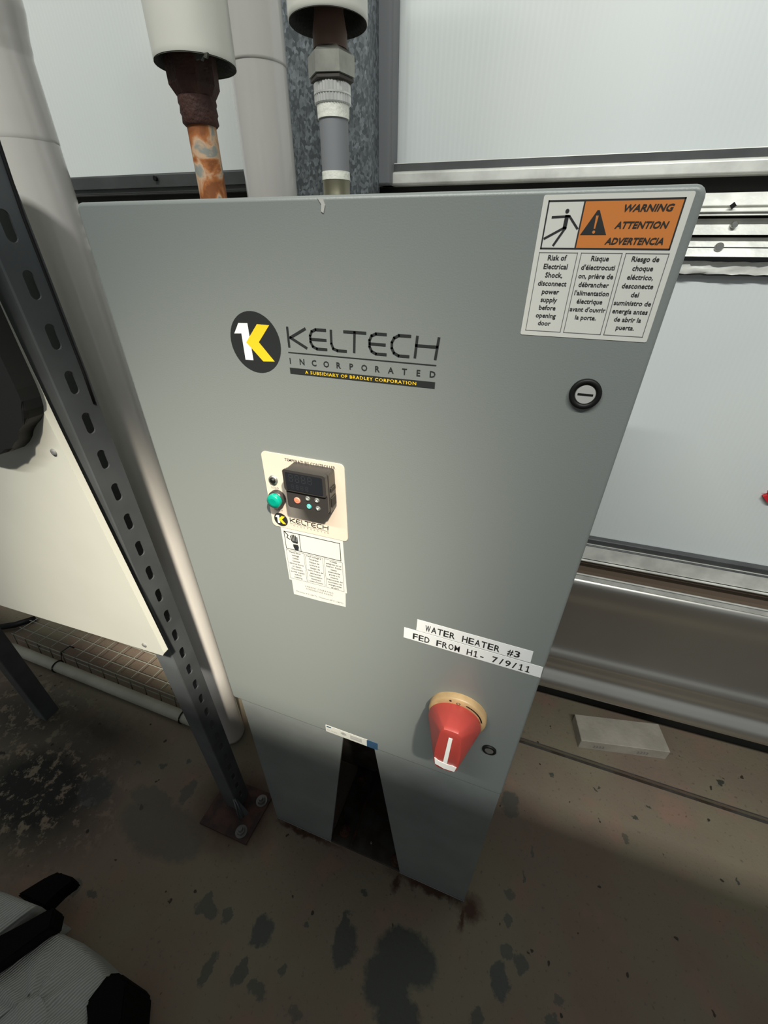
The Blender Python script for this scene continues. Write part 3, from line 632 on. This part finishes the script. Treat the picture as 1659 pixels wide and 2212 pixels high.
# ------------------------------------------------------------------ insulated pipes above the heater
p1 = thing('insulated_pipe', 'white jacketed pipe left of the pair, ending in a rusty iron nipple', 'pipe', (0.0555, 0.12, 1.222))
b = B(); b.lathe((0.0555, 0.12, 1.334), [(0.0347, 0.0), (0.0350, 0.001), (0.0350, 0.42)], 'jacket', 'Z', 56, cap=False); b.build('jacket', p1)
b = B(); b.lathe((0.0555, 0.12, 1.3335), [(0.0100, 0.03), (0.0260, 0.022), (0.0310, 0.003), (0.0349, -0.0003)], 'foamgrey', 'Z', 56, cap=False); b.lathe((0.0555, 0.12, 1.3335), [(0.0342, 0), (0.0342, .40)], 'foamgrey', 'Z', 56, cap=False)
b.prism([(0.072, 1.334), (0.086, 1.334), (0.084, 1.3305), (0.081, 1.3318), (0.079, 1.3295), (0.076, 1.3312), (0.073, 1.3305)], 0.098, 0.100, 'foamgrey'); b.build('insulation', p1)
b = B(); b.lathe((0.0500, 0.12, 1.240), [(0.0145, 0.053), (0.0165, 0.055), (0.0160, 0.060), (0.0170, 0.062), (0.0163, 0.067), (0.0172, 0.069), (0.0168, 0.073)], 'darkrust', 'Z', 32)
b.lathe((0.0500, 0.12, 1.240), [(0.0172, 0.073), (0.0222, 0.080), (0.0228, 0.108)], 'darkrust', 'Z', 8, smooth=False); b.build('reducer', p1)
b = B(); b.lathe((0.0500, 0.12, 1.2215), [(0.0133, 0), (0.0133, 0.075)], 'nipple', 'Z', 36); b.build('pipe_nipple', p1)
p2 = thing('insulated_pipe', 'white jacketed pipe on the right, ending in a hex union and grey nipple', 'pipe', (0.1700, 0.16, 1.222))
b = B(); b.lathe((0.1695, 0.16, 1.360), [(0.0336, 0.0), (0.0343, 0.001), (0.0343, 0.40)], 'jacket', 'Z', 56, cap=False); b.build('jacket', p2)
b = B(); b.lathe((0.1695, 0.16, 1.3595), [(0.0300, 0.03), (0.0305, 0.004), (0.0336, 0)], 'foam', 'Z', 56, cap=False); b.lathe((0.1695, 0.16, 1.3595), [(0.0300, 0.03), (0.010, 0.04)], 'foam', 'Z', 56, cap=False); b.build('insulation', p2)
c = (0.1706, 0.16, 0)
b = B(); b.lathe((c[0], c[1], 1.344), [(0.0150, 0), (0.0150, 0.010), (0.0125, 0.022), (0.0110, 0.060)], 'redbrown', 'Z', 32); b.build('iron_adapter', p2, 'reddish brown iron adapter')
b = B(); b.lathe((c[0], c[1], 1.325), [(0.0150, 0.0), (0.0212, 0.0015), (0.0212, 0.0150), (0.0150, 0.0195)], 'fitting', 'Z', 6, smooth=False); b.lathe((c[0], c[1], 1.3225), [(0.0165, 0), (0.0200, 0.001), (0.0200, 0.0030)], 'darksteel', 'Z', 6, smooth=False); b.spin(c, 14); b.build('hex_nut', p2)
b = B(); ns = 72; vs = []
for zz, rb in ((1.3080, .0150), (1.3090, .0162), (1.3215, .0162), (1.3228, .0150)):
    for i in range(ns): vs.append((c[0] + (rb + (.0007 if i % 2 else 0)) * math.cos(2 * PI * i / ns), c[1] + (rb + (.0007 if i % 2 else 0)) * math.sin(2 * PI * i / ns), zz))
b.faces(vs, [(j * ns + i, j * ns + (i + 1) % ns, (j + 1) * ns + (i + 1) % ns, (j + 1) * ns + i) for j in range(3) for i in range(ns)], 'chrome'); b.lathe((c[0], c[1], 1.3145), [(0.0171, 0), (0.0171, 0.0012)], 'chrome', 'Z', 36, cap=False); b.build('knurled_ring', p2, 'bright knurled ring')
b = B(); b.lathe((c[0], c[1], 1.2985), [(0.0148, 0), (0.0152, 0.0095)], 'thread', 'Z', 32); b.build('thread_tape', p2, 'white thread seal tape')
b = B(); b.lathe((c[0], c[1], 1.2535), [(0.0138, 0), (0.0138, 0.0065)], 'thread', 'Z', 32); b.build('thread_tape', p2, 'white thread seal tape')
b = B(); b.lathe((c[0], c[1], 1.2600), [(0.0135, 0), (0.0137, 0.0385)], 'sleeve', 'Z', 36); b.build('pipe_nipple', p2, 'grey nipple')
b = B(); b.lathe((c[0], c[1], 1.2215), [(0.0140, 0), (0.0140, 0.0200), (0.0134, 0.0215), (0.0134, 0.032)], 'brass', 'Z', 36); b.build('coupling', p2, 'dull brass coupling')

# white vertical pipe behind
w1 = thing('white_pipe', 'glossy white vertical pipe between the two jacketed pipes, behind the heater', 'pipe', (0.0087, 0.30, 0))
b = B(); b.lathe((0.0087, 0.30, 0.0), [(0.0340, 0), (0.0340, 1.384)], 'pvc', 'Z', 56); b.build('pipe_jacket', w1)
b = B(); b.lathe((0.0087, 0.30, 1.380), [(0.0340, 0), (0.0346, 0.0), (0.0346, 0.9)], 'pvc', 'Z', 56); b.build('upper_jacket', w1)
# white pipe left of the heater
w2 = thing('white_pipe', 'glossy white vertical pipe down the left side of the heater to the floor', 'pipe', (-0.2365, 0.155, 0))
LX, LY = -0.2365, 0.155
b = B(); b.lathe((LX, LY, 0.0), [(0.024, 0.0), (0.0330, 0.003), (0.0350, 0.014), (0.0350, 1.305)], 'pvc', 'Z', 64); b.build('pipe_jacket', w2)
b = B(); b.lathe((LX, LY, 1.300), [(0.0350, 0), (0.0356, 0.002), (0.0358, 0.075), (0.0372, 0.080), (0.0380, 0.090), (0.0425, 0.112), (0.0435, 0.14), (0.0435, 0.6)], 'pvc', 'Z', 64); b.build('upper_jacket', w2)

# ------------------------------------------------------------------ slotted strut post left of the heater
def strut_post(x0, yf, lean, label, slots=True, plate=True):
    post = thing('strut_post', label, 'post', (x0, yf + .02, 0))
    S = Matrix(((1, 0, lean[0], 0), (0, 1, lean[1], 0), (0, 0, 1, 0), (0, 0, 0, 1)))
    W, T = 0.0405, 0.0022; H = 1.75 if slots else 1.30
    b = B()
    xl = x0 - 0.037
    # front flange, back flange
    b.box(xl, x0, yf, yf + T, 0.006, H, 'strutface'); b.box(xl, x0, yf + W - T, yf + W, 0.006, H, 'strut')
    b.box(xl, xl + 0.010, yf + T, yf + 0.006, 0.006, H, 'strut')
    # slotted web: strips left and right of the slots and bridges between
    ys0, ys1 = yf + W * .5 - .0052, yf + W * .5 + .0052
    for (ya, yb, lo) in ((yf + T, ys0, 0), (ys1, yf + W - T, 0)): b.box(x0 - T, x0, ya, yb, 0.006, H, 'strut')
    z = 0.006; zc = 1.165 - 0.0462 * 24; hs = 0.0125
    while zc < 1.72:
        if slots:
            # rounded slot: bridge with half-round ends
            n = 8; z1 = zc - hs
            lower = [(ys0 + (ys1 - ys0) * (0.5 - 0.5 * math.cos(PI * i / n)), z1 - 0.0 + 0.0052 - 0.0052 * math.sin(PI * i / n)) for i in range(n + 1)]
            prev = [(ys1, z)] + [(ys0, z)] if z < 0.01 else up
            outl = (list(reversed(prev)) if z >= 0.01 else [(ys1, z), (ys0, z)]) + lower if False else None
            poly = (prev if z < 0.01 else up_rev) + lower
            nv = len(poly); vs = [(x0 - T, p[0], p[1]) for p in poly] + [(x0, p[0], p[1]) for p in poly]
            b.faces(vs, [tuple(range(nv)), tuple(range(2 * nv - 1, nv - 1, -1))] + [(i, i + nv, (i + 1) % nv + nv, (i + 1) % nv) for i in range(nv)], 'strut')
            up_ = [(ys0 + (ys1 - ys0) * (0.5 - 0.5 * math.cos(PI * i / n)), zc + hs - 0.0052 + 0.0052 * math.sin(PI * i / n)) for i in range(n + 1)]
            up_rev = list(reversed(up_)); up = up_; z = zc + hs
        zc += 0.0462
    if slots:
        b.box(x0 - T, x0, ys0, ys1, z, H, 'strut')
    else: b.box(x0 - T, x0, ys0, ys1, .006, H, 'strut')
    b.bm.transform(S); b.build('channel', post)
    if plate:
        b = B(); b.prismz([(-0.173, -0.059), (-0.040, -0.058), (-0.036, 0.055), (-0.170, 0.052)], 0.0, 0.006, 'plate'); pl = b.build('base_plate', post)
        b = B()
        b.faces([(-0.128, yf - .001, .006), (-0.098, yf - .001, .006), (-0.098, yf - .001, .055), (-0.085, -0.022, .006), (-0.070, 0.0, .006), (-0.095, 0.0, .060)], [(1, 3, 2), (3, 4, 5, 2)], 'strut'); b.tube([(-0.098, -0.006, 0.07), (-0.085, -0.020, 0.006)], .0022, 'strutface', 6); b.tube([(-0.0965, -0.004, 0.07), (-0.078, -0.012, 0.006)], .0022, 'strutface', 6); b.build('weld_gusset', pl)
        for x, y in ((-0.065, -0.040), (-0.056, 0.033)):
            b = B(); b.lathe((x, y, .006), [(0.014, 0), (0.014, .002)], 'boltsteel', 'Z', 24); b.lathe((x, y, .008), [(0.0095, 0), (0.0095, .008)], 'boltsteel', 'Z', 6, smooth=False); b.lathe((x, y, .016), [(0.006, 0), (0.005, .008)], 'boltsteel', 'Z', 14); b.build('anchor_bolt', pl)
    return post
strut_post(-0.0970, -0.0050, (0.0225, -0.0250), 'slotted grey steel channel post on a rusty base plate, left of the heater')
strut_post(-0.7780, -0.0020, (0.0, 0.0), 'dark steel channel post at the far left edge under the white panel', slots=False, plate=False)
# dark tube added for the shadowed slit near the post's rear edge
b = B(); b.tube([(-0.060 - 0.0, 0.004, 1.44), (-0.0665, 0.004, 1.30), (-0.0695, 0.0015, 1.22), (-0.0715, 0.0030, 1.15), (-0.0723, 0.0045, 1.08), (-0.0730, 0.0040, 1.045)], 0.0016, 'black', 8)
tag(b.build('dark_slit'), 'thin dark line standing in for the shadowed slit at the back edge of the slotted post', 'dark_slit')

# ------------------------------------------------------------------ white panel with black cover
pn = thing('white_enclosure', 'white painted metal enclosure panel at the left, fixed to the slotted post', 'enclosure', (-0.072, -0.034, 0.656))
ang = math.radians(-3.0)
def rot(p): x, z = p; x0, z0 = -0.072, 0.656; dx, dz = x - x0, z - z0; return (x0 + dx * math.cos(ang) + dz * math.sin(ang), z0 - dx * math.sin(ang) * 1.0 * 1 + dz * math.cos(ang)) 
fw = lambda p: (0.393 - (0.393 - p[0]) * 0.961, 1.198 - (1.198 - p[1]) * 0.961)
b = B(); pp = [(-0.072, 0.656), (-0.0665, 0.664), (-0.0700, 0.72), (-0.0915, 1.03), (-0.110, 1.45), (-0.86, 1.45), (-0.86, 0.605)]
b.prism([fw(p) for p in pp], -0.051, -0.043, 'panel'); b.build('panel', pn)
for x, z in (fw((-0.106, 0.998)), fw((-0.104, 0.668))):
    b = B(); b.lathe((x, -0.051, z), [(0.0042, 0), (0.0040, -0.0012), (0.002, -0.0018)], 'greyink', 'Y', 16); b.build('rivet', pn)
b = B(); b.prism([(-0.0665, 1.40), (-0.0660, 1.12), (-0.0655, 1.082), (-0.0665, 1.070), (-0.0690, 1.060), (-0.0740, 1.051), (-0.0820, 1.044), (-0.093, 1.037), (-0.102, 1.030), (-0.110, 1.021), (-0.120, 1.013), (-0.132, 1.006), (-0.148, 1.001), (-0.165, 0.998), (-0.30, 0.995), (-0.30, 1.40)], -0.0700, -0.0512, 'black')
bmesh.ops.bevel(b.bm, geom=[e for e in b.bm.edges if all(v.co.y < -0.069 for v in e.verts)], offset=0.004, segments=3, profile=0.5, affect='EDGES')
b.build('cover'); o = bpy.data.objects['cover']; o.name = 'cover_box'; tag(o, 'black plastic box with rounded lower corner on the white panel', 'box')

# ------------------------------------------------------------------ wire basket and floor pipe on the left
bs = thing('wire_basket', 'pale coated wire mesh basket lying on the floor under the white panel', 'basket', (-0.75, 0.23, 0))
b = B()
for yv, zz in ((0.170, 0.028), (0.172, 0.048), (0.20, 0.050), (0.235, 0.050), (0.270, 0.050), (0.305, 0.050), (0.335, 0.050)): b.tube([(-1.16, yv, zz), (-0.385, yv, zz)], 0.0017, 'wire', 6)
b.build('long_wires', bs)
for i in range(14):
    x = -1.15 + i * 0.0585; b = B(); b.tube([(x, 0.166, 0.004), (x, 0.170, 0.048), (x + .004, 0.176, 0.0525), (x + .02, 0.335, 0.0525)], 0.0014, 'wire', 6); b.build('cross_wire', bs)
for x in (-1.16, -0.80, -0.385):
    b = B(); b.tube([(x, 0.335, 0.003), (x, 0.335, 0.05)], 0.002, 'wire', 6); b.build('foot_wire', bs)
tp = thing('floor_pipe', 'dirty white pipe lying on the floor in front of the wire basket', 'pipe', (-0.75, 0.14, 0))
b = B(); b.lathe((-1.14, 0.1420, 0.0165), [(0.0165, 0), (0.0165, 0.80)], 'floorpvc', 'X', 28); b.build('pipe_body', tp)
for x in (-0.915, -0.398):
    b = B(); b.tube([(x, 0.142 + 0.0185 * math.sin(t), 0.0170 + 0.0185 * math.cos(t)) for t in [2 * PI * i / 16 - PI * .9 for i in range(15)]] + [(x, 0.170, 0.055), (x + .01, 0.195, 0.060), (x + .03, 0.205, 0.040)], 0.0022, 'black', 6); b.build('cable_tie', tp)
b = B(); b.tube([(-1.42, 0.12, 0.02), (-1.30, 0.17, 0.02), (-1.23, 0.215, 0.02), (-1.19, 0.262, 0.02)], 0.011, 'black', 10)
tag(b.build('rubber_hose'), 'short black rubber hose behind the far left post', 'hose')

# ------------------------------------------------------------------ pale block by the wall
b = B(); b.prismz([(0.713, 0.452), (0.942, 0.500), (0.926, 0.579), (0.698, 0.529)], 0.002, 0.040, 'block')
bmesh.ops.bevel(b.bm, geom=list(b.bm.edges), offset=0.0012, segments=1, affect='EDGES')
blk = b.build('wooden_block'); tag(blk, 'pale rectangular block lying on the concrete below the metal skirt', 'block')
for t, f in (('2222', .22), ('2222', .72)):
    b = B(); b.text(t, 0, 0.010, 0.014, 0, 'stamp', width=.030)
    b.bm.transform(Matrix.Translation((0.713 + 0.229 * f, 0.452 + 0.048 * f - 0.0009, 0.004)) @ Matrix.Rotation(math.atan2(0.048, 0.229), 4, 'Z'))
    b.build('stamp_mark', blk, 'faded grey stamp mark')

# ------------------------------------------------------------------ bag in the lower left corner
bag = thing('fabric_bag', 'pale grey ribbed fabric bag with black straps in the lower left corner', 'bag', (-0.30, -0.45, 0))
def puff(pts, z1, m, name, rnd=0.03, label=None):
    cx = sum(p[0] for p in pts) / len(pts); cy = sum(p[1] for p in pts) / len(pts)
    n0 = len(pts); dense = []
    for i in range(n0):
        a, c_ = pts[i], pts[(i + 1) % n0]
        for t in range(4): dense.append((a[0] + (c_[0] - a[0]) * t / 4, a[1] + (c_[1] - a[1]) * t / 4))
    n = len(dense); vs = []; lev = [(1.0, 0.0), (1.0, z1 - rnd)] + [(1 - 0.10 * (1 - math.cos(t)), z1 - rnd + rnd * math.sin(t)) for t in (PI / 8, PI / 4, 3 * PI / 8, PI / 2)] + [(0.6, z1 + 0.006), (0.25, z1 + 0.010)]
    for s_, zz in lev:
        for (x, y) in dense: vs.append((cx + (x - cx) * s_, cy + (y - cy) * s_, max(0.0, zz) + (0.004 * math.sin(x * 90 + y * 40) if s_ < 0.9 else 0)))
    b = B(); fs = [(j * n + i, j * n + (i + 1) % n, (j + 1) * n + (i + 1) % n, (j + 1) * n + i) for j in range(len(lev) - 1) for i in range(n)] + [tuple(range((len(lev) - 1) * n, len(lev) * n))]
    b.faces(vs, fs, m, True); return b.build(name, bag, label)
puff([(-0.60, -0.50), (-0.52, -0.34), (-0.381, -0.309), (-0.296, -0.300), (-0.318, -0.350), (-0.345, -0.42), (-0.42, -0.52)], 0.160, 'fabric', 'flap', 0.02)
puff([(-0.40, -0.62), (-0.330, -0.42), (-0.291, -0.378), (-0.253, -0.313), (-0.199, -0.309), (-0.143, -0.314), (-0.086, -0.326), (-0.078, -0.352), (-0.045, -0.366), (-0.04, -0.62)], 0.135, 'fabric', 'body', 0.035)
b = B(); b.prismz([(-0.43, -0.50), (-0.355, -0.415), (-0.312, -0.352), (-0.266, -0.297), (-0.256, -0.292), (-0.238, -0.314), (-0.280, -0.380), (-0.36, -0.50)], 0.12, 0.166, 'softblack'); bmesh.ops.bevel(b.bm, geom=list(b.bm.edges), offset=0.004, segments=2, affect='EDGES'); b.build('strap', bag, 'black strap band')
b = B(); b.prismz([(-0.401, -0.303), (-0.372, -0.262), (-0.355, -0.246), (-0.348, -0.252), (-0.316, -0.243), (-0.310, -0.250), (-0.330, -0.270), (-0.327, -0.298)], 0.045, 0.085, 'softblack'); bmesh.ops.bevel(b.bm, geom=list(b.bm.edges), offset=0.004, segments=2, affect='EDGES'); b.build('strap', bag, 'black folded strap end')
b = B(); b.prismz([(-0.105, -0.322), (-0.085, -0.314), (-0.066, -0.318), (-0.040, -0.350), (-0.02, -0.42), (-0.075, -0.42), (-0.085, -0.372), (-0.112, -0.360)], 0.0, 0.142, 'softblack'); bmesh.ops.bevel(b.bm, geom=list(b.bm.edges), offset=0.004, segments=2, affect='EDGES'); b.build('strap', bag, 'black lower strap')
